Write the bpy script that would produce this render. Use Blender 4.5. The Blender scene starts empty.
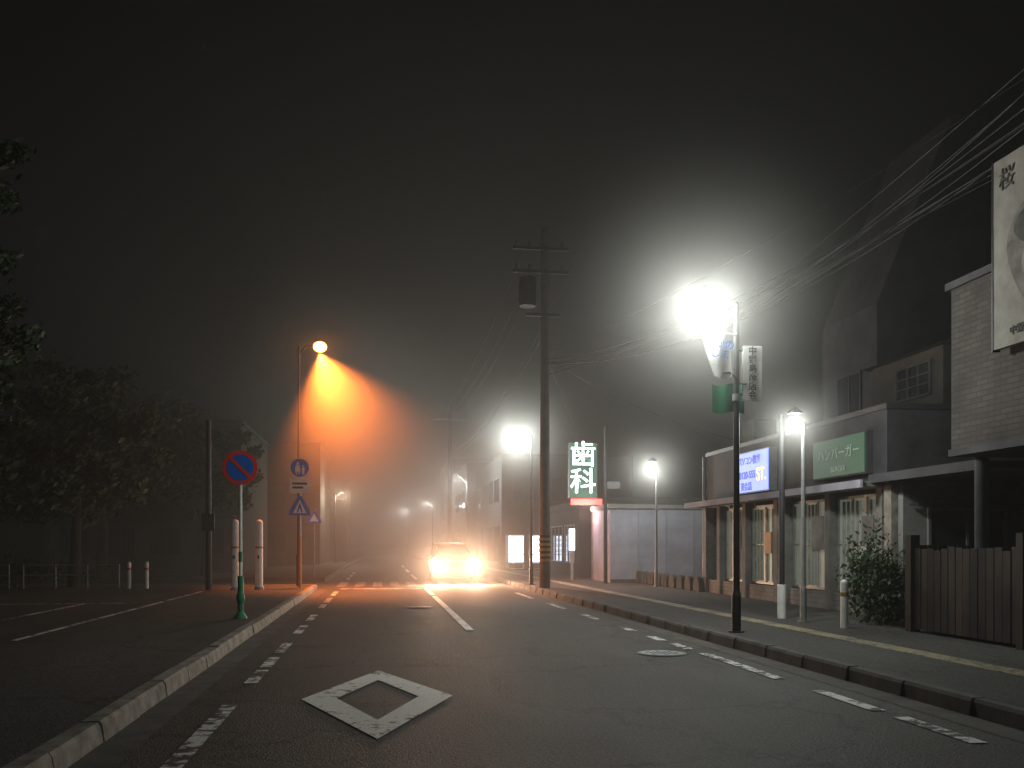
import bpy, math, random
from mathutils import Vector, Matrix
random.seed(7)
R=math.radians
S=bpy.context.scene
S.view_settings.view_transform='Standard'
S.view_settings.look='None'
S.view_settings.exposure=0
COL=S.collection

# ---------------------------------------------------------------- materials
def nodes(m):
    m.use_nodes=True
    return m.node_tree.nodes,m.node_tree.links
def mat(name,col,rough=.7,var=.25,scale=4,bump=.15,bscale=60,metal=0,coord='Object',spec=.4):
    m=bpy.data.materials.new(name);n,l=nodes(m);b=n['Principled BSDF']
    tc=n.new('ShaderNodeTexCoord')
    no=n.new('ShaderNodeTexNoise');no.inputs['Scale'].default_value=scale;no.inputs['Detail'].default_value=6;no.inputs['Roughness'].default_value=.65
    l.new(tc.outputs[coord],no.inputs['Vector'])
    mr=n.new('ShaderNodeMapRange');mr.inputs['From Min'].default_value=.3;mr.inputs['From Max'].default_value=.7
    mr.inputs['To Min'].default_value=1-var;mr.inputs['To Max'].default_value=1+var
    l.new(no.outputs['Fac'],mr.inputs['Value'])
    mx=n.new('ShaderNodeVectorMath');mx.operation='SCALE';mx.inputs[0].default_value=col[:3]
    l.new(mr.outputs[0],mx.inputs['Scale']);l.new(mx.outputs[0],b.inputs['Base Color'])
    b.inputs['Roughness'].default_value=rough;b.inputs['Metallic'].default_value=metal
    b.inputs['Specular IOR Level'].default_value=spec
    if bump:
        n2=n.new('ShaderNodeTexNoise');n2.inputs['Scale'].default_value=bscale;n2.inputs['Detail'].default_value=4
        l.new(tc.outputs[coord],n2.inputs['Vector'])
        bp=n.new('ShaderNodeBump');bp.inputs['Strength'].default_value=bump;bp.inputs['Distance'].default_value=.01
        l.new(n2.outputs['Fac'],bp.inputs['Height']);l.new(bp.outputs[0],b.inputs['Normal'])
    return m
def emit(name,col,st,base=None,samp=False):
    m=bpy.data.materials.new(name);n,l=nodes(m);b=n['Principled BSDF']
    c=base or col
    b.inputs['Base Color'].default_value=(*c,1);b.inputs['Emission Color'].default_value=(*col,1)
    tc=n.new('ShaderNodeTexCoord');no=n.new('ShaderNodeTexNoise');no.inputs['Scale'].default_value=2.5
    l.new(tc.outputs['Object'],no.inputs['Vector'])
    mr=n.new('ShaderNodeMapRange');mr.inputs['To Min'].default_value=st*.7;mr.inputs['To Max'].default_value=st*1.3
    l.new(no.outputs['Fac'],mr.inputs['Value']);l.new(mr.outputs[0],b.inputs['Emission Strength'])
    if not samp:m.cycles.emission_sampling='NONE'
    return m
def asphalt(name,base,fine=1.0,rough=.75):
    m=bpy.data.materials.new(name);n,l=nodes(m);b=n['Principled BSDF']
    tc=n.new('ShaderNodeTexCoord')
    def noise(s,d=5,r=.6,sc=None):
        x=n.new('ShaderNodeTexNoise');x.inputs['Scale'].default_value=s;x.inputs['Detail'].default_value=d;x.inputs['Roughness'].default_value=r
        if sc:
            mp=n.new('ShaderNodeMapping');mp.inputs['Scale'].default_value=sc
            l.new(tc.outputs['Object'],mp.inputs['Vector']);l.new(mp.outputs[0],x.inputs['Vector'])
        else:l.new(tc.outputs['Object'],x.inputs['Vector'])
        return x
    big=noise(.45,7,.68,(1.6,.35,1));fn=noise(38,5,.75);vo=n.new('ShaderNodeTexVoronoi');vo.inputs['Scale'].default_value=70
    l.new(tc.outputs['Object'],vo.inputs['Vector'])
    crack=n.new('ShaderNodeTexVoronoi');crack.feature='DISTANCE_TO_EDGE';crack.inputs['Scale'].default_value=.42
    dn=noise(1.3,6,.7)
    add=n.new('ShaderNodeVectorMath');add.operation='MULTIPLY_ADD';add.inputs[1].default_value=(1.6,1.6,0)
    l.new(dn.outputs['Color'],add.inputs[0]);l.new(tc.outputs['Object'],add.inputs[2]);l.new(add.outputs[0],crack.inputs['Vector'])
    cr=n.new('ShaderNodeMapRange');cr.inputs['From Max'].default_value=.014;cr.inputs['To Min'].default_value=.35;l.new(crack.outputs['Distance'],cr.inputs['Value'])
    a=n.new('ShaderNodeMapRange');a.inputs['From Min'].default_value=.3;a.inputs['From Max'].default_value=.7;a.inputs['To Min'].default_value=.55;a.inputs['To Max'].default_value=1.45;l.new(big.outputs['Fac'],a.inputs['Value'])
    c=n.new('ShaderNodeMapRange');c.inputs['From Min'].default_value=.32;c.inputs['From Max'].default_value=.72;c.inputs['To Min'].default_value=.1;c.inputs['To Max'].default_value=2.8;l.new(fn.outputs['Fac'],c.inputs['Value'])
    m1=n.new('ShaderNodeMath');m1.operation='MULTIPLY';l.new(a.outputs[0],m1.inputs[0]);l.new(c.outputs[0],m1.inputs[1])
    m2=n.new('ShaderNodeMath');m2.operation='MULTIPLY';l.new(m1.outputs[0],m2.inputs[0]);l.new(cr.outputs[0],m2.inputs[1])
    sc=n.new('ShaderNodeVectorMath');sc.operation='SCALE';sc.inputs[0].default_value=base;l.new(m2.outputs[0],sc.inputs['Scale'])
    l.new(sc.outputs[0],b.inputs['Base Color'])
    rr=n.new('ShaderNodeMapRange');rr.inputs['To Min'].default_value=rough-.18;rr.inputs['To Max'].default_value=rough+.15;l.new(big.outputs['Fac'],rr.inputs['Value']);l.new(rr.outputs[0],b.inputs['Roughness'])
    b.inputs['Specular IOR Level'].default_value=.35
    bp=n.new('ShaderNodeBump');bp.inputs['Strength'].default_value=.8*fine;bp.inputs['Distance'].default_value=.008
    l.new(vo.outputs['Distance'],bp.inputs['Height']);l.new(bp.outputs[0],b.inputs['Normal'])
    return m
def paint(name,col,wear=.47,scale=9):
    m=bpy.data.materials.new(name);n,l=nodes(m);b=n['Principled BSDF']
    tc=n.new('ShaderNodeTexCoord');no=n.new('ShaderNodeTexNoise');no.inputs['Scale'].default_value=scale;no.inputs['Detail'].default_value=9;no.inputs['Roughness'].default_value=.72
    l.new(tc.outputs['Object'],no.inputs['Vector'])
    n3=n.new('ShaderNodeTexNoise');n3.inputs['Scale'].default_value=1.6;n3.inputs['Detail'].default_value=3;l.new(tc.outputs['Object'],n3.inputs['Vector'])
    ad=n.new('ShaderNodeMath');ad.operation='MULTIPLY_ADD';ad.inputs[1].default_value=.55;l.new(n3.outputs['Fac'],ad.inputs[0]);l.new(no.outputs['Fac'],ad.inputs[2])
    mr=n.new('ShaderNodeMapRange');w=wear+.275;mr.inputs['From Min'].default_value=w-.05;mr.inputs['From Max'].default_value=w+.03;l.new(ad.outputs[0],mr.inputs['Value'])
    fi=n.new('ShaderNodeTexNoise');fi.inputs['Scale'].default_value=80;l.new(tc.outputs['Object'],fi.inputs['Vector'])
    fr=n.new('ShaderNodeMapRange');fr.inputs['From Min'].default_value=.3;fr.inputs['From Max'].default_value=.7;fr.inputs['To Min'].default_value=.75;fr.inputs['To Max'].default_value=1.15;l.new(fi.outputs['Fac'],fr.inputs['Value'])
    sc=n.new('ShaderNodeVectorMath');sc.operation='SCALE';sc.inputs[0].default_value=col;l.new(fr.outputs[0],sc.inputs['Scale'])
    mx=n.new('ShaderNodeMix');mx.data_type='RGBA';mx.inputs[6].default_value=(.06,.055,.05,1);l.new(mr.outputs[0],mx.inputs[0]);l.new(sc.outputs[0],mx.inputs[7])
    l.new(mx.outputs[2],b.inputs['Base Color']);b.inputs['Roughness'].default_value=.7
    return m
def brick(name,c1,c2,mortar,scale=1.0,w=.24,h=.075,swap=False):
    m=bpy.data.materials.new(name);n,l=nodes(m);b=n['Principled BSDF']
    tc=n.new('ShaderNodeTexCoord');sx=n.new('ShaderNodeSeparateXYZ');cx=n.new('ShaderNodeCombineXYZ')
    l.new(tc.outputs['Object'],sx.inputs[0])
    ad=n.new('ShaderNodeMath');ad.operation='ADD';l.new(sx.outputs[0],ad.inputs[0]);l.new(sx.outputs[1],ad.inputs[1])
    l.new(ad.outputs[0],cx.inputs[0]);l.new(sx.outputs[2],cx.inputs[1])
    br=n.new('ShaderNodeTexBrick');br.inputs['Color1'].default_value=(*c1,1);br.inputs['Color2'].default_value=(*c2,1);br.inputs['Mortar'].default_value=(*mortar,1)
    br.inputs['Scale'].default_value=scale;br.inputs['Brick Width'].default_value=w;br.inputs['Row Height'].default_value=h;br.inputs['Mortar Size'].default_value=.008
    l.new(cx.outputs[0],br.inputs['Vector'])
    no=n.new('ShaderNodeTexNoise');no.inputs['Scale'].default_value=1.3;no.inputs['Detail'].default_value=6;l.new(tc.outputs['Object'],no.inputs['Vector'])
    mr=n.new('ShaderNodeMapRange');mr.inputs['From Min'].default_value=.3;mr.inputs['From Max'].default_value=.7;mr.inputs['To Min'].default_value=.5;mr.inputs['To Max'].default_value=1.3;l.new(no.outputs['Fac'],mr.inputs['Value'])
    sc=n.new('ShaderNodeVectorMath');sc.operation='SCALE';l.new(br.outputs['Color'],sc.inputs[0]);l.new(mr.outputs[0],sc.inputs['Scale']);l.new(sc.outputs[0],b.inputs['Base Color'])
    bp=n.new('ShaderNodeBump');bp.invert=True;bp.inputs['Strength'].default_value=.6;bp.inputs['Distance'].default_value=.01;l.new(br.outputs['Fac'],bp.inputs['Height']);l.new(bp.outputs[0],b.inputs['Normal'])
    b.inputs['Roughness'].default_value=.85
    return m
def glassy(name,col,rough=.08):
    m=mat(name,col,rough,.4,1.2,0);return m

M_road=asphalt('asphalt',(.054,.050,.046))
M_side=asphalt('pavement_asphalt',(.045,.043,.041),.7,.85)
M_lot=asphalt('lot_asphalt',(.040,.038,.036),.8,.85)
M_ground=mat('ground_soil',(.05,.048,.04),.95,.4,.8,.3)
M_conc=mat('concrete',(.24,.22,.19),.85,.55,5,.3)
M_conc_d=mat('concrete_dark',(.09,.085,.08),.9,.4,3,.25)
M_paint=paint('road_paint',(.85,.84,.80),.41)
M_paintw=paint('road_paint_worn',(.8,.79,.75),.50,7)
M_yel=paint('tactile_paving',(.30,.26,.16),.44,12)
M_dark=mat('dark_steel',(.05,.05,.055),.5,.2,6,.1,metal=.6)
M_galv=mat('galvanised_steel',(.28,.29,.29),.5,.2,6,.1,metal=.4)
M_white=mat('white_paint',(.75,.75,.73),.5,.15,5,.1)
M_orange=mat('ochre_paint',(.45,.2,.05),.6,.2,5,.1)
M_green=mat('green_paint',(.02,.22,.10),.5,.2,5,.1)
M_blue=mat('sign_blue',(.02,.16,.65),.4,.08,5,0)
M_red=mat('sign_red',(.9,.06,.02),.4,.08,5,0)
M_yb=mat('warning_yellow',(.28,.19,.03),.6,.2,5,.1)
M_blk=mat('black_plastic',(.015,.015,.017),.5,.2,5,.1)
M_wood=mat('dark_wood',(.022,.018,.016),.7,.4,3,.3)
M_bark=mat('bark',(.04,.032,.025),.95,.4,8,.6,30)
M_leaf=mat('foliage',(.04,.07,.028),.7,.6,2,.0)
M_leafd=mat('foliage_dark',(.02,.036,.016),.7,.5,2,.0)
M_wall=mat('render_wall',(.32,.32,.38),.9,.25,1.2,.2,30)
M_wallg=mat('grey_wall_dark',(.05,.05,.055),.9,.4,1.2,.2,30)
M_wallw=mat('pale_wall',(.20,.195,.185),.85,.45,1.5,.2,30)
M_wallb=mat('brown_wall',(.05,.045,.04),.85,.35,1.5,.2,30)
M_walld=mat('dark_cladding',(.045,.045,.05),.8,.45,1.5,.15)
M_roof=mat('roof_metal',(.045,.045,.05),.5,.25,2,.1)
M_glass=glassy('dark_glass',(.02,.024,.028))
M_curt=mat('curtain',(.3,.31,.28),.9,.35,6,.2)
M_brick=brick('brick',(.05,.041,.036),(.075,.06,.052),(.032,.03,.028))
M_tile=brick('tile_paving_wall',(.2,.2,.19),(.26,.25,.24),(.14,.14,.14),1,.1,.1)
M_rub=mat('rubber',(.02,.02,.02),.9,.2,10,.2)

# ---------------------------------------------------------------- mesh builder
class MB:
    def __init__(s):s.v=[];s.f=[];s.mi=[];s.m=[];s.sm=[]
    def _m(s,m):
        if m not in s.m:s.m.append(m)
        return s.m.index(m)
    def add(s,vs,fs,m,smooth=False,T=None):
        o=len(s.v);s.v+=[tuple((T@Vector(v)) if T else v) for v in vs];k=s._m(m)
        for f in fs:s.f.append([i+o for i in f]);s.mi.append(k);s.sm.append(smooth)
    def box(s,x0,x1,y0,y1,z0,z1,m,T=None):
        vs=[(x,y,z) for z in(z0,z1) for x,y in((x0,y0),(x1,y0),(x1,y1),(x0,y1))]
        s.add(vs,[(3,2,1,0),(4,5,6,7),(0,1,5,4),(1,2,6,5),(2,3,7,6),(3,0,4,7)],m,False,T)
    def tube(s,path,rads,m,n=12,caps=True,smooth=True):
        path=[Vector(p) for p in path]
        if not isinstance(rads,(list,tuple)):rads=[rads]*len(path)
        vs=[];fs=[]
        up=None
        for i,p in enumerate(path):
            d=(path[min(i+1,len(path)-1)]-path[max(i-1,0)]).normalized()
            if up is None:
                up=Vector((1,0,0)) if abs(d.x)<.9 else Vector((0,1,0))
            a=(up-d*up.dot(d)).normalized();b=d.cross(a);up=a
            for k in range(n):
                t=2*math.pi*k/n;vs.append(p+(a*math.cos(t)+b*math.sin(t))*rads[i])
        for i in range(len(path)-1):
            for k in range(n):
                fs.append((i*n+k,i*n+(k+1)%n,(i+1)*n+(k+1)%n,(i+1)*n+k))
        s.add([tuple(v) for v in vs],fs,m,smooth)
        if caps:
            s.add([tuple(v) for v in vs[:n]],[list(range(n))[::-1]],m);s.add([tuple(v) for v in vs[-n:]],[list(range(n))],m)
    def cyl(s,x,y,z0,z1,r,m,n=16,r2=None):s.tube([(x,y,z0),(x,y,z1)],[r,r if r2 is None else r2],m,n)
    def poly(s,pts,m,T=None):s.add(pts,[list(range(len(pts)))],m,False,T)
    def extr(s,pts,d,m,T=None):
        n=len(pts);d=Vector(d);vs=[tuple(p) for p in pts]+[tuple(Vector(p)+d) for p in pts]
        fs=[list(range(n))[::-1],list(range(n,2*n))]+[(i,(i+1)%n,(i+1)%n+n,i+n) for i in range(n)]
        s.add(vs,fs,m,False,T)
    def sph(s,c,r,m,n=12,sc=(1,1,1)):
        vs=[];fs=[]
        for i in range(n+1):
            a=math.pi*i/n
            for k in range(n*2):
                t=math.pi*k/n;vs.append((c[0]+r*sc[0]*math.sin(a)*math.cos(t),c[1]+r*sc[1]*math.sin(a)*math.sin(t),c[2]+r*sc[2]*math.cos(a)))
        N=2*n
        for i in range(n):
            for k in range(N):fs.append((i*N+k,(i+1)*N+k,(i+1)*N+(k+1)%N,i*N+(k+1)%N))
        s.add(vs,fs,m,True)
    def fin(s,name,parent=None,bevel=0,loc=None):
        me=bpy.data.meshes.new(name);me.from_pydata(s.v,[],s.f)
        for m in s.m:me.materials.append(m)
        me.polygons.foreach_set('material_index',s.mi);me.polygons.foreach_set('use_smooth',s.sm);me.update()
        o=bpy.data.objects.new(name,me);COL.objects.link(o)
        if parent:o.parent=parent
        if loc:o.location=loc
        if bevel:
            b=o.modifiers.new('bevel','BEVEL');b.width=bevel;b.segments=2;b.limit_method='ANGLE'
        return o
def empty(name,loc=(0,0,0),rz=0):
    e=bpy.data.objects.new(name,None);e.location=loc;e.rotation_euler=(0,0,rz);e.empty_display_size=.3;COL.objects.link(e);return e
def text(name,body,size,m,parent,loc,rot,ext=.004,ax='CENTER',vert=False,spacing=1.0,off=0):
    c=bpy.data.curves.new(name,'FONT');c.body=body;c.size=size;c.align_x=ax;c.align_y='CENTER';c.extrude=ext;c.space_line=spacing;c.offset=off
    c.materials.append(m);o=bpy.data.objects.new(name,c);COL.objects.link(o);o.parent=parent;o.location=loc;o.rotation_euler=rot;return o
FCAM=(R(90),0,0);FROAD=(R(90),0,R(-90))
def light(name,kind,parent,loc,power,col,size,rot=None,spot=None,blend=.5):
    d=bpy.data.lights.new(name,kind);d.energy=power;d.color=col;d.shadow_soft_size=size
    if kind=='SPOT':d.spot_size=spot;d.spot_blend=blend
    o=bpy.data.objects.new(name,d);COL.objects.link(o);o.parent=parent;o.location=loc
    if rot is not None:o.rotation_euler=rot
    return o
def fogmat(name,dens,an=.3,col=(1,.98,.95,1)):
    m=bpy.data.materials.new(name);n,l=nodes(m);n.remove(n['Principled BSDF']);v=n.new('ShaderNodeVolumeScatter');v.inputs['Density'].default_value=dens;v.inputs['Anisotropy'].default_value=an;v.inputs['Color'].default_value=col
    l.new(v.outputs[0],n['Material Output'].inputs['Volume']);return m
HALO_MISTS={}  # shared meshes of the added halo balls
def halo_mist(parent,loc,rad,dens,pw=3.0):
    """soft ball of scatter added to shape the bloom round a lamp: density falls smoothly to nothing at its rim"""
    key=(rad,dens,pw)
    if key not in HALO_MISTS:
        m=fogmat('halo_mist',dens,.2);n,l=nodes(m);v=[x for x in n if x.type=='VOLUME_SCATTER'][0];m.cycles.volume_step_rate=5
        tc=n.new('ShaderNodeTexCoord');ln=n.new('ShaderNodeVectorMath');ln.operation='LENGTH';l.new(tc.outputs['Object'],ln.inputs[0])
        mr=n.new('ShaderNodeMapRange');mr.inputs['From Min'].default_value=0;mr.inputs['From Max'].default_value=rad*.97;mr.inputs['To Min'].default_value=1;mr.inputs['To Max'].default_value=0
        l.new(ln.outputs['Value'],mr.inputs['Value'])
        p=n.new('ShaderNodeMath');p.operation='POWER';p.inputs[1].default_value=pw;l.new(mr.outputs[0],p.inputs[0])
        q=n.new('ShaderNodeMath');q.operation='MULTIPLY';q.inputs[1].default_value=dens;l.new(p.outputs[0],q.inputs[0]);l.new(q.outputs[0],v.inputs['Density'])
        b=MB();b.sph((0,0,0),rad,m,12);o=b.fin('halo_mist',parent,loc=loc);HALO_MISTS[key]=o.data
        return o
    o=bpy.data.objects.new('halo_mist',HALO_MISTS[key]);COL.objects.link(o);o.parent=parent;o.location=loc;return o

# ---------------------------------------------------------------- ground, road, pavements
def kx(y):return 5.03-0.0135*y
b=MB();b.poly([(-600,-600,-.02),(600,-600,-.02),(600,600,-.02),(-600,600,-.02)],M_ground);b.fin('ground')
b=MB();b.poly([(-2.1,-14,0),(5.3,-14,0),(5.3,110,0),(-2.1,110,0)],M_road)
b.poly([(-60,30.6,0),(-2.1,30.6,0),(-2.1,36,0),(-60,36,0)],M_road);b.fin('road')
# left pavement + lot
b=MB();b.box(-5.2,-2.18,-14,30,-.1,.15,M_side)
b.box(-5.2,-2.18,36.6,110,-.1,.15,M_side);b.fin('pavement')
b=MB();b.box(-60,-5.2,-14,30,-.1,.146,M_lot);b.box(-60,-5.2,36.6,110,-.1,.146,M_lot);b.fin('parking_lot')
b=MB();b.extr([(kx(-14)+.16,-14,-.1),(30,-14,-.1),(30,110,-.1),(kx(110)+.16,110,-.1)],(0,0,.25),M_side);b.fin('pavement')
# kerbs
def kerb(name,fx,y0,y1,w,side):
    b=MB();y=y0
    while y<y1:
        L=min(.985,y1-y-.01);j=random.uniform(-.009,.009);z=.15+random.uniform(-.006,.008)
        xa=fx(y)+j
        if side<0: pts=[(xa-w,y,-.08),(xa,y,-.08),(xa-.03,y,z-.03),(xa-.05,y,z),(xa-w,y,z)]
        else: pts=[(xa+w,y,-.08),(xa+w,y,z),(xa+.05,y,z),(xa+.03,y,z-.03),(xa,y,-.08)]
        b.extr(pts,(0,L,0),M_conc if side<0 else M_conc_d);y+=1.0
    return b.fin(name)
kerb('kerb',lambda y:-2.0,-14,30,.18,-1);kerb('kerb',lambda y:-2.0,36.6,90,.18,-1)
kerb('kerb',kx,-14,90,.16,1)
# side-street kerb
b=MB()
for i in range(40):b.box(-2.2-(i+1)*1.0,-2.2-i-.01,30.0,30.18,-.08,.155,M_conc)
b.fin('kerb')
# gutter concrete
b=MB()
b.poly([(-2.0,-14,.004),(-1.72,-14,.004),(-1.72,30,.004),(-2.0,30,.004)],M_conc_d)
b.poly([(kx(-14)-.3,-14,.004),(kx(-14),-14,.004),(kx(90),90,.004),(kx(90)-.3,90,.004)],M_conc_d);b.fin('gutter')
# markings
b=MB();z=.008
def quad(b,x0,x1,y0,y1,m,z=z):b.poly([(x0,y0,z),(x1,y0,z),(x1,y1,z),(x0,y1,z)],m)
for y0,y1 in((-2,1.5),(5,8.4),(9.7,10.7),(10.95,11.9),(12.4,13.6),(15,16.5),(17.5,19),(21,22.3),(23,25),(26,28.5),(38,40),(42,44),(46,48)):quad(b,-1.41,-1.27,y0,y1,M_paintw)
for y0,y1 in((-3,0),(15.2,25.5),(26,30),(38,44),(48,54),(58,64)):quad(b,1.44,1.58,y0,y1,M_paint)
for y0,y1 in((4,5.2),(6.0,7.0),(7.3,8.4),(9.2,11.5),(12.0,12.7),(13,13.8),(14.6,15.4),(17,18.4),(20,22),(24,27),(38,42),(46,50)):
    d=.0135*(y0+y1)/2-.1;quad(b,4.24-d,4.38-d,y0,y1,M_paintw)
M_zeb=paint('road_paint_faded',(.30,.29,.27),.50,6)
for i in range(11):quad(b,-1.5+i*.62,-1.5+i*.62+.33,31.6,35.4,M_zeb)
quad(b,-1.3,1.4,29.9,30.25,M_paintw)
b.fin('road_marking')
# diamond
cx,cy=-.02,8.62;hw,hl=.71,1.85;t=.60
b=MB();o=[(cx,cy-hl),(cx+hw,cy),(cx,cy+hl),(cx-hw,cy)];q=[(cx+(p[0]-cx)*t*.9,cy+(p[1]-cy)*t) for p in o]
for i in range(4):
    j=(i+1)%4;b.poly([(*o[i],z),(*o[j],z),(*q[j],z),(*q[i],z)],M_paint)
b.fin('diamond_road_marking')
b=MB();
for k in range(4):quad(b,-14+k*2.5,-13.9+k*2.5,16,21,M_paintw,.154)
quad(b,-4.95,-4.85,13,26,M_paintw,.158);quad(b,-16,-5.3,21.05,21.15,M_paintw,.154)
b.fin('parking_marking')
b=MB();b.extr([(6.5,-14,.14),(6.8,-14,.14),(6.05,60,.14),(5.75,60,.14)],(0,0,.017),M_yel);b.fin('tactile_paving')
# manholes
for (mx,my) in((3.72,11.6),(.9,21)):
    b=MB();n=28
    b.poly([(.33*math.cos(2*math.pi*i/n),.33*math.sin(2*math.pi*i/n),.009) for i in range(n)],M_conc)
    b.poly([(.28*math.cos(2*math.pi*i/n),.28*math.sin(2*math.pi*i/n),.013) for i in range(n)],M_galv)
    for i in range(-3,4):
        for j in range(-3,4):
            if i*i+j*j<10:b.box(i*.07-.02,i*.07+.02,j*.07-.02,j*.07+.02,.013,.019,M_galv)
    b.fin('manhole_cover',loc=(mx,my,0))

# ---------------------------------------------------------------- street lamps
WH=(.95,1.0,.93)
def lamp(x,y,z0,h,arm,P,col=WH,r=.05,m=M_dark,size=.17,mr=0,md=.1):
    e=empty('street_lamp',(x,y,z0));b=MB()
    b.cyl(0,0,0,.55,r*1.35,m);b.cyl(0,0,.55,.62,r*1.3,m,r2=r);b.cyl(0,0,.62,h,r,m,r2=r*.8);b.cyl(0,0,h,h+.05,r*.85,m,r2=.01)
    b.cyl(0,0,0,.02,r*2.4,m)
    b.tube([(0,0,h-.22),(arm*.35,0,h-.04),(arm*.7,0,h+.16),(arm,0,h+.22)],.02,m,8)
    b.fin('pole',e)
    b=MB();b.tube([(arm,0,h+.16),(arm,0,h+.19),(arm,0,h+.24),(arm,0,h+.27)],[.13,.12,.07,.03],M_dark,20)
    b.fin('shade',e)
    light('lamp_light','POINT',e,(arm,0,h+.13-size),P,col,size)
    if mr:halo_mist(e,(arm,0,h),mr,md)
    return e
LA=lamp(5.26,12.8,.15,4.88,-.5,620,mr=3.2,md=.19,size=.22)
lamp(4.92,29.2,.15,4.88,-.46,600,mr=3.2,md=.19,size=.24)
lamp(4.75,49.6,.15,4.88,-.46,800,size=.3)
lamp(4.6,80,.15,4.88,-.46,800)
lamp(3.4,112,0,5.6,-.46,1300)
lamp(5.4,-6,.15,4.88,-.5,290)  # added out of view behind the camera to light the foreground
lamp(8.55,27.2,.15,3.75,-.12,300,m=M_galv,r=.04,size=.24,mr=2.4,md=.19)
lamp(7.06,14.3,.15,3.35,-.15,130,m=M_galv,r=.04,size=.17,mr=1.6,md=.3)
lamp(-3.2,66,.15,4.88,.5,900,(1,.85,.6))
lamp(-19.7,38,.15,4.88,.3,80,(.75,1,.85))
# banner things on LA
b=MB();b.tube([(0,-.03,4.43),(-.62,-.03,4.46)],.012,M_galv,8);b.tube([(0,-.03,3.78),(-.12,-.03,3.86),(-.28,-.03,3.84),(-.36,-.03,3.98)],.018,M_dark,8);b.tube([(0,-.03,3.70),(.15,-.03,3.70)],.012,M_dark,8)
for zz in(4.2,3.55):b.tube([(0,0,zz),(.12,0,zz)],.012,M_dark,8)
b.tube([(0,0,3.45),(0,0,3.55)],.06,M_galv,12);b.fin('bracket',LA)
b=MB();N=10;vs=[];fs=[]
for i in range(N+1):
    for j in range(N+1):
        u=i/N;v=j/N;x=-.56+u*.47+(1-u)*v*.2;zz=4.43-v*.62-.05*math.sin(u*3)*v;vs.append((x,-.04+.03*math.sin(u*7+v*3),zz))
for i in range(N):
    for j in range(N):
        a=i*(N+1)+j;fs.append((a,a+1,a+N+2,a+N+1))
b.add(vs,fs,M_white,True);b.fin('banner',LA)
text('banner_text','なかの\n しま',.15,M_blue,LA,(-.3,-.085,4.2),(R(90),R(8),0))
b=MB();vs=[(-.36+.5*i/N,.05+.02*math.sin(i),3.70-.42*j/N-.02*math.sin(i*.7)) for i in range(N+1) for j in range(N+1)]
b.add(vs,fs,M_green,True);b.fin('green_flag',LA)
b=MB();b.box(.09,.39,-.03,.03,3.45,4.27,M_white);b.fin('name_plate',LA,.006)
for i,c in enumerate('中野島商店会'):text('plate_text',c,.135,M_blk,LA,(.24,-.036,4.19-i*.132),FCAM,.002,off=.002)

# sodium lamp
e=empty('sodium_street_lamp',(-2.55,29.2,.15));b=MB()
b.cyl(0,0,0,1.0,.08,M_dark);b.cyl(0,0,1,7.6,.05,M_blk,r2=.03);b.tube([(0,0,7.3),(.2,0,7.6),(.5,0,7.65)],.022,M_blk,8);b.fin('pole',e)
b=MB();b.extr([(.45,-.09,7.72),(.85,-.09,7.74),(.85,.09,7.74),(.45,.09,7.72)],(0,0,.05),M_blk);b.fin('luminaire',e,.02)
E_na=emit('sodium_lens',(1,.30,.05),30)
b=MB();b.sph((.66,0,7.60),.22,E_na,10,(.95,.8,.75));b.fin('lens',e)
light('sodium_light','SPOT',e,(.66,0,7.42),15000,(1,.215,.028),.08,(0,R(-20),0),R(102),1.0)
halo_mist(e,(1.3,0,6.5),4.4,.14,1.9)

# ---------------------------------------------------------------- left signs
def disc(b,c,r,m,y,n=32):b.extr([(c[0]+r*math.cos(2*math.pi*i/n),y,c[1]+r*math.sin(2*math.pi*i/n)) for i in range(n)],(0,.004,0),m)
e=empty('no_parking_sign',(-2.45,16.5,.15));b=MB()
b.cyl(0,0,0,.75,.05,M_green);b.cyl(0,0,.75,2.95,.03,M_white);b.tube([(0,0,.0),(0,0,.04),(0,0,.12)],[.12,.10,.05],M_green);b.sph((0,0,.36),.075,M_green,8,(1,1,1.8))
b.cyl(0,0,1.0,1.18,.036,M_green);b.fin('pole',e)
b=MB();disc(b,(0,2.67),.30,M_red,-.05);disc(b,(0,2.67),.235,M_blue,-.055)
b.box(-.24,.24,-.060,-.056,-.03,.03,M_red,Matrix.Translation((0,0,2.67))@Matrix.Rotation(R(45),4,'Y'));disc(b,(0,2.67),.305,M_galv,-.045)
b.fin('sign_face',e)
e=empty('pedestrian_crossing_sign',(-2.42,28.1,.15));b=MB()
b.cyl(0,0,0,1.6,.045,M_orange);b.cyl(0,0,1.6,3.95,.038,M_galv);b.fin('pole',e)
b=MB();disc(b,(0,3.65),.30,M_white,-.05);disc(b,(0,3.65),.275,M_blue,-.055)
disc(b,(-.06,3.78),.04,M_white,-.060,12);disc(b,(.1,3.70),.03,M_white,-.060,12)
b.extr([(-.12,-.06,3.73),(0,-.06,3.73),(.02,-.06,3.55),(-.02,-.06,3.42),(-.06,-.06,3.55),(-.1,-.06,3.42),(-.14,-.06,3.55)],(0,.004,0),M_white)
b.extr([(.06,-.06,3.66),(.15,-.06,3.66),(.14,-.06,3.45),(.07,-.06,3.45)],(0,.004,0),M_white)
b.box(-.3,.3,-.05,-.04,2.88,3.34,M_white);b.box(-.22,.22,-.056,-.051,3.14,3.20,M_blk);b.box(-.22,.1,-.056,-.051,3.02,3.08,M_blk)
b.extr([(-.32,-.05,2.20),(.32,-.05,2.20),(.30,-.05,2.36),(.05,-.05,2.80),(-.05,-.05,2.80),(-.30,-.05,2.36)],(0,.01,0),M_blue)
b.extr([(-.2,-.056,2.27),(.2,-.056,2.27),(0,-.056,2.68)],(0,.004,0),M_white)
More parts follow.
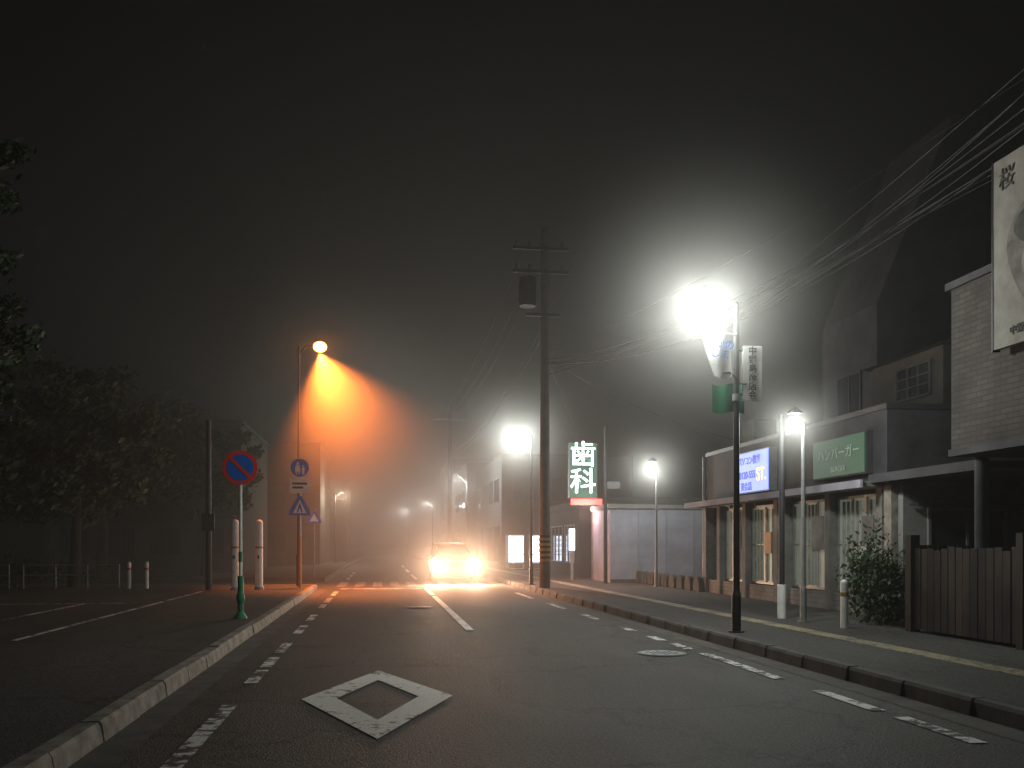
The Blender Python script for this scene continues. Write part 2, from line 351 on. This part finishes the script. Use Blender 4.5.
disc(b,(0,2.55),.028,M_blue,-.063,12);b.extr([(-.03,-.063,2.52),(.03,-.063,2.52),(.09,-.063,2.29),(.05,-.063,2.29),(0,-.063,2.42),(-.05,-.063,2.29),(-.09,-.063,2.29)],(0,.004,0),M_blue)
b.fin('sign_faces',e)
# far small sign on the left beyond the junction
e=empty('pedestrian_crossing_sign',(-2.7,38.0,.15));b=MB();b.cyl(0,0,0,2.8,.04,M_galv)
b.extr([(-.3,-.05,2.2),(.3,-.05,2.2),(.28,-.05,2.35),(0,-.05,2.75),(-.28,-.05,2.35)],(0,.01,0),M_blue);b.extr([(-.18,-.056,2.27),(.18,-.056,2.27),(0,-.056,2.6)],(0,.004,0),M_white);b.fin('pole_and_face',e)
# tall gate posts
for gx,gy in((-4.15,26.9),(-3.5,27.1)):
    e=empty('gate_post',(gx,gy,.15));b=MB();b.cyl(0,0,0,1.95,.11,M_white,20);b.tube([(0,0,1.95),(0,0,2.0),(0,0,2.04)],[.11,.1,.03],M_white,20);b.cyl(0,0,0,.08,.14,M_galv)
    b.cyl(0,0,1.2,1.26,.113,M_orange,20)
    b.box(-.02,.02,-.16,-.1,.9,1.0,M_dark);b.fin('post',e)
# dark poles
e=empty('utility_pole',(-4.9,27.0,.15));b=MB();b.cyl(0,0,0,4.9,.09,M_dark,r2=.07);b.box(-.18,.18,-.14,-.09,1.7,2.2,M_dark);b.fin('pole',e)
e=empty('utility_pole',(7.55,29.7,.15));b=MB();b.cyl(0,0,0,5.3,.07,M_dark,r2=.05);b.box(.05,.5,-.04,-.01,3.2,3.45,M_dark);b.tube([(0,0,3.3),(.3,0,3.3)],.02,M_dark,8);b.fin('pole',e)

# pipe fences
def fence(x0,x1,y,n):
    e=empty('pipe_fence',(x0,y,.15));b=MB();L=x1-x0
    for k in range(n+1):
        b.cyl(L*k/n,0,0,.72,.028,M_galv,8)
    for zz in(.7,.4):b.tube([(0,0,zz),(L,0,zz)],.022,M_galv,8)
    b.fin('rails',e)
fence(-13.8,-10.9,28.6,3);fence(-10.5,-7.8,28.6,3);fence(-20,-14.2,28.6,5)
for x in(-7.4,-6.9):
    e=empty('bollard',(x,28.2,.15));b=MB();b.cyl(0,0,0,.75,.055,M_white);b.sph((0,0,.75),.055,M_white,6);b.cyl(0,0,.55,.62,.058,M_red);b.fin('post',e)

# ---------------------------------------------------------------- trees
def tree(x,y,h,cr,ct,nleaf,name='broadleaf_tree',m2=(M_leaf,M_leafd),ls=.11,seed=1,cl=60):
    rnd=random.Random(seed);e=empty(name,(x,y,.13));b=MB()
    path=[(0,0,0),(.05,.03,h*.2),(.12,-.05,h*.42),(.05,.05,h*.65),(.0,.0,h*.9)]
    b.tube(path,[.2*h/7,.15*h/7,.12*h/7,.07*h/7,.02],M_bark,10)
    tips=[]
    for i in range(16):
        a=rnd.uniform(0,6.28);z0=h*rnd.uniform(.28,.75);d=cr*rnd.uniform(.5,1);z1=z0+d*rnd.uniform(.2,.8)
        p=[(.08,0,z0),(math.cos(a)*d*.5,math.sin(a)*d*.5,z0+(z1-z0)*.6),(math.cos(a)*d,math.sin(a)*d,min(z1,h*.95))]
        b.tube(p,[.05,.03,.01],M_bark,6);tips+=[p[1],p[2]]
    b.fin('trunk',e)
    b=MB();cs=[]
    for i in range(cl):
        if i<len(tips) : c=Vector(tips[i])
        else:
            while 1:
                c=Vector([rnd.uniform(-1,1) for _ in range(3)])
                if .35<c.length<1:break
            c=Vector((c.x*cr,c.y*cr,ct+c.z*(h-ct)*.95 if c.z>0 else ct+c.z*(ct-h*.25)))
        cs.append((c,rnd.uniform(.25,.6)*cr/2.2,rnd.random()))
    for i in range(nleaf):
        c,r,k=rnd.choice(cs);d=Vector([rnd.gauss(0,.5) for _ in range(3)]);d.z*=.7
        p=c+d*r
        n=Vector([rnd.uniform(-1,1) for _ in range(3)]).normalized();u=n.orthogonal().normalized();w=n.cross(u)
        s=ls*rnd.uniform(.6,1.4)
        b.add([tuple(p-u*s),tuple(p+w*s*.45),tuple(p+u*s),tuple(p-w*s*.45)],[(0,1,2,3)],m2[0] if k>.45 else m2[1])
    b.fin('crown',e)
tree(-7.1,16.0,8.6,1.7,6.0,8000,seed=3,ls=.08)
tree(-9.4,29.6,7.2,2.5,4.0,9000,seed=5,ls=.13)
tree(-13.0,27.5,7.9,2.9,4.2,10000,seed=8,ls=.13)
tree(-17.0,29,7.6,3.0,4,8000,seed=11,ls=.13)
tree(-11.3,39,8.6,3.2,5,9000,seed=14,ls=.15)
tree(-7.4,40,7.6,2.3,4.6,7000,seed=17,ls=.14)
# hedge left
def shrub(name,x,y,sx,sy,h,n,seed,z=.15):
    rnd=random.Random(seed);e=empty(name,(x,y,z));b=MB()
    for i in range(14):
        a=rnd.uniform(0,6.28);b.tube([(0,0,0),(math.cos(a)*sx*.5,math.sin(a)*sy*.5,h*.7)],[.015,.006],M_bark,5)
    for i in range(n):
        d=Vector([rnd.gauss(0,.42) for _ in range(3)])
        p=Vector((d.x*sx,d.y*sy,h*.5+d.z*h*.55*(1+.3*math.sin(d.x*9))))
        if p.z<.03:continue
        q=Vector([rnd.uniform(-1,1) for _ in range(3)]).normalized();u=q.orthogonal().normalized();w=q.cross(u);s=rnd.uniform(.03,.06)
        b.add([tuple(p-u*s),tuple(p+w*s*.5),tuple(p+u*s),tuple(p-w*s*.5)],[(0,1,2,3)],M_leaf if rnd.random()>.4 else M_leafd)
    b.fin('leaves',e)
shrub('shrub',8.15,13.6,.45,.55,1.1,2600,1);shrub('shrub',8.3,14.4,.4,.5,1.4,2200,2);shrub('shrub',8.4,12.7,.4,.4,.8,1600,3)
shrub('hedge',-12,30,3.2,.5,1.0,5000,4)

# ---------------------------------------------------------------- utility pole + cables
e=empty('utility_pole',(4.95,26.9,.15));b=MB()
b.cyl(0,0,0,10.9,.17,M_conc_d,20,r2=.11)
for k in range(5):
    b.cyl(0,0,.8+k*.16,.8+k*.16+.08,.174,M_yb,20)
    b.cyl(0,0,.882+k*.16,.8+k*.16+.158,.174,M_blk,20)
b.fin('pole',e)
b=MB()
for zz,L in((10.2,1.0),(9.5,1.0),(8.2,.6)):b.box(-L,L*.7,-.2,-.12,zz,zz+.09,M_dark)
for zz in(10.29,9.59):
    for xx in(-.9,-.5,.5):b.cyl(xx,-.16,zz,zz+.18,.04,M_conc_d,8)
b.fin('crossarms',e)
b=MB();b.cyl(-.55,-.1,8.5,9.3,.25,M_dark,18);b.cyl(-.55,-.1,9.3,9.36,.27,M_dark,18)
for k in range(8):
    a=k*.785;b.box(-.55+.25*math.cos(a)-.015,-.55+.25*math.cos(a)+.015,-.1+.25*math.sin(a)-.015,-.1+.25*math.sin(a)+.015,8.6,9.2,M_dark)
b.fin('transformer',e)
M_cab=mat('cable_sheath',(.015,.015,.015),.6,.1,5,0)
M_cabl=mat('cable_sheath_lit',(.12,.12,.12),.3,.1,5,0)  # lighter sheath: lamplight on the bundle put into its colour
def cable(b,p,q,sag,r=.012,n=24,m=None):
    p=Vector(p);q=Vector(q);pts=[]
    for i in range(n+1):
        t=i/n;v=p.lerp(q,t);v.z-=sag*4*t*(1-t);pts.append(v)
    b.tube(pts,r,m or M_cab,6)
e=empty('overhead_cables');b=MB()
for k in range(5):
    cable(b,(4.95,26.9,6.6+k*.16),(11+.2*(k%3),8,7.9+.4*k),.55+.22*(k%4),.006 if k%3 else .010)
for k in range(3):cable(b,(4.4+k*.4,26.9,10.5-.2*(k%2)),(3.6+k*.5,62,10),.9,.008)
for k in range(2):cable(b,(4.95,26.9,7.9+k*.3),(4.9,62,7.6+k*.3),.8,.012)
cable(b,(4.95,26.9,7.2),(9.2,22,4.1),.3,.006);cable(b,(4.95,26.9,7.4),(8.2,34,4.4),.3,.006)
# drooping service bundle beside the near lamp
rc=random.Random(9)
for k in range(9):
    p=(7.35+.03*k,20.6-.06*k,6.35+rc.uniform(-.04,.04));q=(11.2+rc.uniform(-.2,.2),8.0,8.6+.3*k)
    cable(b,p,q,.15+.11*rc.randint(0,6),.0065,24,M_cabl)
cable(b,(4.95,26.9,7.0),(7.35,20.6,6.35),.2,.014)
b.fin('cables',e)
e=empty('utility_pole',(11.2,8,.15));b=MB();b.cyl(0,0,0,11.5,.17,M_conc_d,16,r2=.11);b.box(-.8,.8,-.05,.05,10,10.1,M_galv);b.fin('pole',e)
e=empty('utility_pole',(4.75,62,.15));b=MB();b.cyl(0,0,0,10.9,.17,M_conc_d,16,r2=.11);b.box(-1.1,1.1,-.05,.05,9.9,10,M_galv);b.fin('pole',e)
# dark pole w/ white sleeve on right
e=empty('sign_pole',(7.05,15.1,.15));b=MB();b.cyl(0,0,.6,3.6,.05,M_dark);b.cyl(0,0,0,.6,.075,M_white);b.fin('pole',e)
e=empty('bollard',(7.2,13.2,.15));b=MB();b.cyl(0,0,0,.7,.06,M_white);b.sph((0,0,.7),.06,M_white,6);b.cyl(0,0,.5,.56,.064,M_yb);b.fin('post',e)

# ---------------------------------------------------------------- right: shops
def window_y(b,x,y0,y1,z0,z1,nv=1,nh=0,m=M_galv,d=.05,g=M_glass):
    b.box(x-.012,x-.004,y0,y1,z0,z1,g)
    t=.05
    b.box(x-d,x-.003,y0-t,y0,z0-t,z1+t,m);b.box(x-d,x-.003,y1,y1+t,z0-t,z1+t,m)
    b.box(x-d+.003,x-.003,y0,y1,z0-t,z0,m);b.box(x-d+.003,x-.003,y0,y1,z1,z1+t,m)
    for k in range(1,nv+1):
        yy=y0+(y1-y0)*k/(nv+1);b.box(x-d+.006,x-.013,yy-.02,yy+.02,z0,z1,m)
    for k in range(1,nh+1):
        zz=z0+(z1-z0)*k/(nh+1);b.box(x-d+.009,x-.013,y0,y1,zz-.015,zz+.015,m)
def window_x(b,y,x0,x1,z0,z1,nv=1,nh=0,m=M_galv,d=.05,g=M_glass):
    b.box(x0,x1,y-.012,y-.004,z0,z1,g);t=.05
    b.box(x0-t,x0,y-d,y-.003,z0-t,z1+t,m);b.box(x1,x1+t,y-d,y-.003,z0-t,z1+t,m)
    b.box(x0,x1,y-d+.003,y-.003,z0-t,z0,m);b.box(x0,x1,y-d+.003,y-.003,z1,z1+t,m)
    for k in range(1,nv+1):
        xx=x0+(x1-x0)*k/(nv+1);b.box(xx-.02,xx+.02,y-d+.006,y-.013,z0,z1,m)
    for k in range(1,nh+1):
        zz=z0+(z1-z0)*k/(nh+1);b.box(x0,x1,y-d+.009,y-.013,zz-.015,zz+.015,m)
E_green=emit('green_sign_face',(.03,.30,.16),.07,(.01,.09,.05))
E_gw=emit('sign_letters',(.8,1,.9),.10,(.2,.24,.2))
E_bl=emit('blue_sign_face',(.26,.34,1.0),1.5,(.1,.15,.5))
E_bd=emit('blue_letters',(.05,.08,.6),.6)
E_yl=emit('yellow_letters',(1,.7,.1),1.6)
E_red=emit('red_light_strip',(1,.12,.10),2.6,samp=True)
E_wht=emit('white_light_panel',(.70,.82,1),5,samp=True)
E_dg=emit('clinic_board',(.10,.30,.22),.35,(.02,.07,.05))
E_dw=emit('clinic_letters',(.85,1,.92),5)
E_room=emit('dim_room_light',(.75,.88,.7),.09,(.25,.25,.22))

e=empty('shop_building',(9,15,.15));b=MB()  # facade at local x=0, y 0..9
b.box(.6,9,0,9,0,2.4,M_walld);b.box(0,9,0,9,2.42,3.75,M_walld);b.box(-.03,9.03,-.03,9.03,3.75,3.85,M_roof)
b.fin('walls',e)
b=MB();b.box(-.55,-.002,-.1,9.1,2.34,2.44,M_wallw);b.box(-.60,-.55,-.15,9.15,2.32,2.46,M_wall);b.fin('canopy',e)
b=MB()
for yy in(0,1.9,3.9,4.3,6.1,7.8,8.8):b.box(-.10,.12,yy,yy+.2,0,2.33,M_wallw)
b.box(0,.6,0,.12,0,2.33,M_tile);b.box(0,.6,8.88,9,0,2.33,M_tile);b.box(-.04,.1,.2,8.8,0,.35,M_tile)
b.fin('pillars',e)
b=MB()
for y0,y1,nv in((.22,1.88,2),(2.12,3.88,2),(4.52,6.08,1),(6.32,7.78,2)):window_y(b,.1,y0+.05,y1-.05,.42,2.2,nv,1,M_galv,g=E_room)
b.fin('windows',e)
b=MB()
rr=random.Random(4)
for i in range(46):
    yy=.3+i*.163;b.box(.05,.0835,yy,yy+.05,.45,2.15,M_curt) if rr.random()>.35 else None
b.fin('blinds',e)
# posters and clutter along the shop front
b=MB()
for yy,zz,w_,h_,mm in((.5,1.3,.4,.55,M_wallw),(2.4,1.2,.5,.7,M_wallw),(4.9,1.1,.35,.5,M_orange),(6.7,1.2,.45,.6,M_wallw)):
    b.box(.02,.045,yy,yy+w_,zz,zz+h_,mm)
b.fin('window_posters',e)
# green sign
b=MB();b.box(-.14,-.004,.45,2.5,2.62,3.42,M_walld);b.box(-.16,-.14,.48,2.47,2.65,3.39,E_green);b.fin('burger_shop_sign',e)
text('sign_text','ハンバーガー',.27,E_gw,e,(-.165,1.45,3.08),FROAD);text('sign_text','BURGER',.15,E_gw,e,(-.165,1.45,2.78),FROAD)
# blue sign
b=MB();b.box(-.2,-.004,4.5,6.35,2.55,3.55,M_galv);b.box(-.22,-.2,4.53,6.32,2.58,3.52,E_bl);b.fin('lit_blue_sign',e)
text('sign_text','パソコン教室',.22,E_bd,e,(-.225,5.6,3.32),FROAD,off=.002);text('sign_text','0120-555',.25,E_bd,e,(-.225,5.7,2.98),FROAD,off=.002);text('sign_text','英会話',.22,E_bd,e,(-.225,5.75,2.7),FROAD,off=.002)
text('sign_text','ST.',.42,E_yl,e,(-.225,4.88,2.95),FROAD,off=.004)
# AC units + drainpipe
b=MB();b.box(.3,.9,6.5,7.3,3.86,4.45,M_wallg);b.cyl(.6,6.9,4.45,4.48,.25,M_dark);b.cyl(-.06,9.06,0,3.75,.04,M_galv);b.fin('roof_unit',e,.01)
# upper house with window behind shop
e=empty('upper_house',(10.7,15.9,.15));b=MB();b.box(0,3,0,2.5,3.86,5.15,M_wallb);b.extr([(-.2,-.2,5.15),(3.2,-.2,5.15),(1.5,-.2,5.8)],(0,2.9,0),M_roof)
b.fin('walls_roof',e);b=MB();window_y(b,0,.4,1.5,4.3,4.9,2,2,M_wallg);window_x(b,0,.25,1.1,4.25,4.95,3,3,M_wallg);b.fin('windows',e)
# tall mono-pitch building
e=empty('tall_apartment_building',(13.2,22.5,.15));b=MB();b.extr([(0,0,0),(3.2,0,0),(3.2,0,13),(2.2,0,13),(0,0,7.8)],(0,3.0,0),M_wallg);b.fin('walls',e)
b=MB()
for k in range(2):window_x(b,0,1.6,2.5,2.2+k*2.8,3.3+k*2.8,1,0,M_dark)
for k in range(2):window_y(b,0,.8,2.0,2.2+k*2.8,3.3+k*2.8,1,0,M_dark)
b.fin('windows',e)
# side lean-to/garage between shop and brick building
e=empty('garage',(9.0,11.5,.15));b=MB();b.box(0.0,5,3.0,3.15,0,2.4,M_wallw);b.box(2.2,5,0,3,0,2.4,M_wallw);b.box(-.35,5,.35,3.45,2.42,2.52,M_roof);b.box(-.38,-.35,.33,3.47,2.40,2.55,M_wallg)
b.box(-.12,.12,3.17,3.4,0,2.42,M_conc);b.fin('walls',e)
b=MB();window_x(b,3.0,.5,1.9,.9,1.9,1);b.box(.1,2.1,2.7,2.95,1.98,2.02,M_dark);b.fin('windows',e)
# dark wooden gate
e=empty('wooden_gate',(7.9,10.2,.15));b=MB();rg=random.Random(2)
for i in range(14):
    z1=1.25+rg.uniform(-.03,.03);b.box(rg.uniform(-.004,.004),.03,i*.16,i*.16+.145,.05,z1,M_wood)
b.box(.03,.08,0,2.2,.2,.3,M_wood);b.box(.03,.08,0,2.2,1.0,1.1,M_wood)
for yy in(-.12,2.25):b.box(-.05,.1,yy,yy+.12,0,1.45,M_wood)
b.box(-.03,.03,2.4,2.43,0,1.2,M_wood)
for i in range(7):b.box(.1+i*.16,.245+i*.16,2.28,2.31,.05,1.3,M_wood)
b.fin('boards',e)
e=empty('brick_building',(8,-6,.15));b=MB()
b.box(0,7,0,17.7,2.65,4.9,M_brick);b.box(1.3,7,0,17.4,0,2.63,M_walld);b.box(-.06,7.06,-.06,17.76,4.9,5.0,M_walld);b.box(-.03,1.3,-.03,17.73,2.55,2.648,M_walld)
b.box(1.5,7,0,14,5.01,8.2,M_walld);b.fin('walls',e)
b=MB()
for yy in(15.2,9.5,4):window_y(b,1.3,yy,yy+1.6,.8,2.1,1)
for yy in(12.0,6.0,1.5):window_y(b,0,yy,yy+1.5,3.3,4.4,1)
b.fin('windows',e)
b=MB()
for yy in(17.3,8.5,.3):b.cyl(.18,yy,0,2.5,.09,M_walld)
b.fin('columns',e)
# billboard
M_post=mat('poster_paper',(.22,.205,.18),.8,.3,3,.05)
e=empty('billboard',(7.8,9.55,0));b=MB()
b.box(0,.08,-1.7,1.0,3.95,6.35,M_post)
b.box(-.01,.1,1.0,1.02,3.93,6.37,M_dark);b.box(-.01,.1,-1.72,-1.7,3.93,6.37,M_dark)
for yy in(-1.3,.6):b.box(.1,.2,yy,yy+.08,4.2,6.3,M_galv);b.box(.2,.6,yy,yy+.06,5.02,5.08,M_galv)
b.fin('board',e)
M_ink=mat('poster_ink',(.06,.055,.05),.8,.4,6,.0);M_ink2=mat('poster_tint',(.13,.12,.105),.8,.5,4,.0)
b=MB()
def blob(cy,cz,ry,rz,m,x,n=28,ph=0,am=.12):
    b.poly([(x,cy+ry*math.cos(a)*(1+am*math.sin(3*a+ph)),cz+rz*math.sin(a)*(1+am*math.sin(2*a+ph))) for a in [2*math.pi*i/n for i in range(n)]][::-1],m)
blob(.1,5.0,.62,.72,M_ink2,-.004);blob(.15,5.35,.42,.30,M_ink,-.008,ph=1);blob(.05,4.95,.38,.42,M_post,-.012,ph=2);blob(.15,5.0,.09,.02,M_ink,-.016);blob(-.15,5.0,.09,.02,M_ink,-.016);blob(.0,4.72,.12,.025,M_ink,-.016)
b.fin('poster_art',e);text('poster_text','桜',.30,M_ink,e,(-.01,.74,6.05),FROAD);text('poster_text','中野島商店街',.13,M_ink,e,(-.01,.3,4.12),FROAD)

# grey low building and arch bollards
e=empty('low_building',(7.85,30.2,.15));b=MB();b.box(0,5,0,2.5,0,2.55,M_wall);b.extr([(-.1,-.12,2.56),(5.1,-.12,2.56),(5.1,-.12,2.66),(-.1,-.12,2.72)],(0,2.7,0),M_wallw);b.fin('walls',e)
b=MB()
for k in range(1,5):b.box(k*1.0-.012,k*1.0+.012,-.012,-.002,.1,2.55,M_galv)
b.box(0,5,-.03,-.002,0,.12,M_conc_d);b.cyl(4.8,-.06,0,2.5,.035,M_galv);b.fin('panel_joints',e)
e=empty('house',(11.6,26.5,.15));b=MB();b.box(0,6,0,3,0,3.1,M_wallw);b.extr([(-.3,-.3,3.1),(6.3,-.3,3.1),(3,-.3,4.3)],(0,3.6,0),M_roof);b.fin('walls_roof',e)
b=MB();window_x(b,0,.3,1.1,.8,2.0,1,1,M_galv);window_y(b,0,.6,1.8,.9,2,1);b.fin('windows',e)
for k in range(9):
    e=empty('arch_bollard',(8.75,24.2+k*.72,.15));b=MB();pts=[]
    for i in range(13):
        a=math.pi*i/12;pts.append((0,.25*math.cos(a),.18+.24*math.sin(a)))
    pts=[(0,.25,0)]+pts+[(0,-.25,0)]
    b.extr(pts,(.16,0,0),M_conc_d);b.fin('body',e,.02)
# dental clinic
e=empty('dental_clinic',(7.9,33,.15));b=MB();b.box(.9,7,0,9,0,2.75,M_wallw);b.box(0,7,0,9,2.77,3.1,M_walld);b.box(0,.9,2.4,9,0,2.75,M_walld);b.fin('walls',e)
b=MB();b.box(.1,.8,-.02,.03,0,2.2,M_wood);b.box(.0,.08,-.03,.2,0,2.74,M_conc);window_y(b,0,3.2,5,.6,2.1,2);window_y(b,0,5.6,8,.6,2.1,2);b.fin('entrance',e)
b=MB();b.box(-.85,.3,-.25,-.05,2.80,3.02,E_red);b.fin('red_strip',e)
b=MB();b.box(-.95,.12,-.2,.0,3.05,5.1,M_galv);b.box(-.92,.09,-.215,-.2,3.08,5.07,E_dg);b.fin('sign_board',e)
text('sign_text','歯',1.0,E_dw,e,(-.42,-.225,4.62),FCAM,off=.006);text('sign_text','科',1.0,E_dw,e,(-.42,-.225,3.62),FCAM,off=.006)
b=MB();b.box(-.95,-.75,-.3,-.2,1.1,1.9,E_wht);b.box(-.9,-.8,-.28,-.22,0,1.1,M_galv);b.fin('light_box',e)
light('entrance_light','POINT',e,(-.4,-.6,2.5),90,(1,.6,.55),.06)
# vending machines
def vend(x,y):
    e=empty('vending_machine',(x,y,.15));b=MB();b.box(0,.85,0,.7,.08,1.83,M_white);b.box(.06,.79,-.012,-.002,.85,1.75,E_wht)
    b.box(.06,.79,-.012,-.002,.45,.8,E_wht);b.box(.1,.75,-.02,-.002,.15,.35,M_dark)
    for r in range(3):
        b.box(.06,.79,-.03,-.013,.95+r*.27,.97+r*.27,M_dark)
        for c in range(6):b.cyl(.12+c*.12,-.03,.975+r*.27,1.12+r*.27,.022,(M_red,M_blue,M_green,M_yb,M_white)[(r+c)%5],8)
    b.fin('cabinet',e)
vend(6.3,44.5);vend(7.4,44.5)
e=empty('shop_building',(6.2,46,.15));b=MB();b.box(0,7,0,12,0,6,M_walld);b.fin('walls',e);b=MB()
for k in range(3):window_x(b,0,.6+k*2,1.8+k*2,3.6,4.8,1,0,M_dark)
for k in range(4):window_y(b,0,1+k*2.7,2.6+k*2.7,3.6,4.8,1,0,M_dark);window_y(b,0,1+k*2.7,2.6+k*2.7,.4,2.3,1,0,M_dark)
b.fin('windows',e)
for (x,y,w,d,h) in((5.9,62,8,12,7),(6.2,80,8,14,9)):
    e=empty('shop_building',(x,y,.15));b=MB();b.box(0,w,0,d,0,h,M_walld);b.fin('walls',e);b=MB()
    for k in range(3):
        for j in range(2):window_y(b,0,1+k*3,2.6+k*3,1+j*2.8,2.3+j*2.8,1,0,M_dark)
    b.fin('windows',e)
# left buildings
for (x,y,w,d,h) in((-15,44,8.5,10,7.0),(-30,42,12,10,9),(-12,62,8,12,8),(-11,82,8,12,7)):
    e=empty('apartment_building',(x,y,.15));b=MB();b.box(0,w,0,d,0,h,M_wallb);b.box(-.1,w+.1,-.1,d+.1,h,h+.2,M_roof);b.fin('walls',e);b=MB()
    for j in range(int(h//2.7)):
        for k in range(int(w//2)):window_x(b,0,.5+k*2,1.7+k*2,.9+j*2.7,2.1+j*2.7,1,0,M_dark)
        b.box(.2,w-.2,-.9,-.06,j*2.7+2.6,j*2.7+2.7,M_wallb)
    b.fin('windows',e)

# ---------------------------------------------------------------- car
e=empty('car',(2.82,33.9,0));M_car=mat('car_paint',(.025,.022,.022),.3,.03,3,0,metal=.3)
def loft(b,st,m,n=20,pw=4.0):
    vs=[];fs=[]
    for (y,w,z0,z1) in st:
        for k in range(n):
            a=2*math.pi*(k+.5)/n;c,s_=math.cos(a),math.sin(a)
            vs.append((w*math.copysign(abs(c)**(2/pw),c),y,(z0+z1)/2+(z1-z0)/2*math.copysign(abs(s_)**(2/pw),s_)))
    for i in range(len(st)-1):
        for k in range(n):fs.append((i*n+k,(i+1)*n+k,(i+1)*n+(k+1)%n,i*n+(k+1)%n))
    fs.append(list(range(n)));fs.append(list(range((len(st)-1)*n,len(st)*n))[::-1]);b.add(vs,fs,m,True)
b=MB();loft(b,[(0,.66,.26,.66),(.06,.76,.22,.74),(.3,.82,.2,.84),(.9,.84,.2,.96),(1.4,.84,.2,.98),(3.2,.84,.2,.98),(3.75,.82,.22,.96),(3.95,.74,.28,.9)],M_car,28,4.5);b.fin('body',e)
b=MB();loft(b,[(.85,.70,.85,.97),(1.2,.70,.85,1.22),(1.65,.66,.85,1.49),(3.2,.66,.85,1.50),(3.7,.68,.85,1.2),(3.85,.7,.85,.98)],M_glass,24,4);b.fin('cabin_glass',e)
b=MB();loft(b,[(1.5,.60,1.44,1.50),(1.75,.62,1.46,1.54),(3.1,.62,1.46,1.55),(3.35,.6,1.42,1.49)],M_car,20,3)
for sx in(-1,1):
    b.tube([(sx*.71,.86,.95),(sx*.69,1.2,1.22),(sx*.63,1.66,1.48)],.03,M_car,8);b.tube([(sx*.72,2.3,.95),(sx*.64,2.3,1.48)],.03,M_car,8);b.tube([(sx*.72,3.8,.95),(sx*.64,3.25,1.48)],.045,M_car,8)
    b.sph((sx*.92,1.15,1.0),.1,M_car,8,(1,.6,.7))
b.fin('roof_and_pillars',e)
for yy in(.75,3.2):
    for sx in(-1,1):
        b=MB();b.tube([(sx*.66,yy,.3),(sx*.86,yy,.3)],.3,M_rub,24);b.tube([(sx*.85,yy,.3),(sx*.87,yy,.3)],.19,M_galv,16);b.fin('wheel',e)
b=MB();b.box(-.42,.42,-.02,.04,.34,.5,M_blk)
for k in range(3):b.box(-.4,.4,-.028,-.021,.36+k*.05,.38+k*.05,M_galv)
b.box(-.17,.17,-.05,-.03,.5,.66,M_conc);b.fin('grille_and_plate',e)
E_hl=emit('headlight_lens',(1,.85,.62),60)
b=MB()
for sx in(-1,1):b.sph((sx*.68,.03,.68),.22,E_hl,8,(1.05,.4,1))
b.fin('headlights',e)
for sx in(-1,1):
    light('headlight_beam','SPOT',e,(sx*.68,-.3,.68),1900,(1,.60,.36),.2,(R(87),0,R(180)),R(110),.9)
halo_mist(e,(0,-1.3,.9),4.2,.12,2.0)

# ---------------------------------------------------------------- fog (thicker farther down the street)
b=MB();b.box(-70,70,-25,150,-1,45,fogmat('thin_fog',.0020,.35,(1,1,.97,1)));b.fin('fog')
for k,(y0,h,dn) in enumerate(((19,44,.0035),(24,16,.003),(28,9,.0035))):
    b=MB();b.box(-69+k,69-k,y0,149-k,-.9+.1*k,h,fogmat('ground_fog',dn,.35,(1,.94,.88,1)));b.fin('fog_bank')

# ---------------------------------------------------------------- world & moonlight
w=bpy.data.worlds.new('World');S.world=w;w.use_nodes=True;n=w.node_tree.nodes;l=w.node_tree.links
sky=n.new('ShaderNodeTexSky');sky.sky_type='NISHITA';sky.sun_disc=False;sky.sun_elevation=R(35);sky.sun_rotation=R(200)
l.new(sky.outputs[0],n['Background'].inputs['Color']);n['Background'].inputs['Strength'].default_value=.0001
sd=bpy.data.lights.new('moon','SUN');sd.energy=.002;sd.angle=R(.5);sd.color=(.85,.9,1);so=bpy.data.objects.new('moon',sd);COL.objects.link(so);so.rotation_euler=(R(55),0,R(20))
# camera
cd=bpy.data.cameras.new('camera');cd.sensor_width=36;cd.lens=31.64;cd.shift_y=161/1024;cd.clip_end=2000
c=bpy.data.objects.new('camera',cd);COL.objects.link(c);c.location=(0,0,1.45);c.rotation_euler=(R(90),0,R(-8.34));S.camera=c
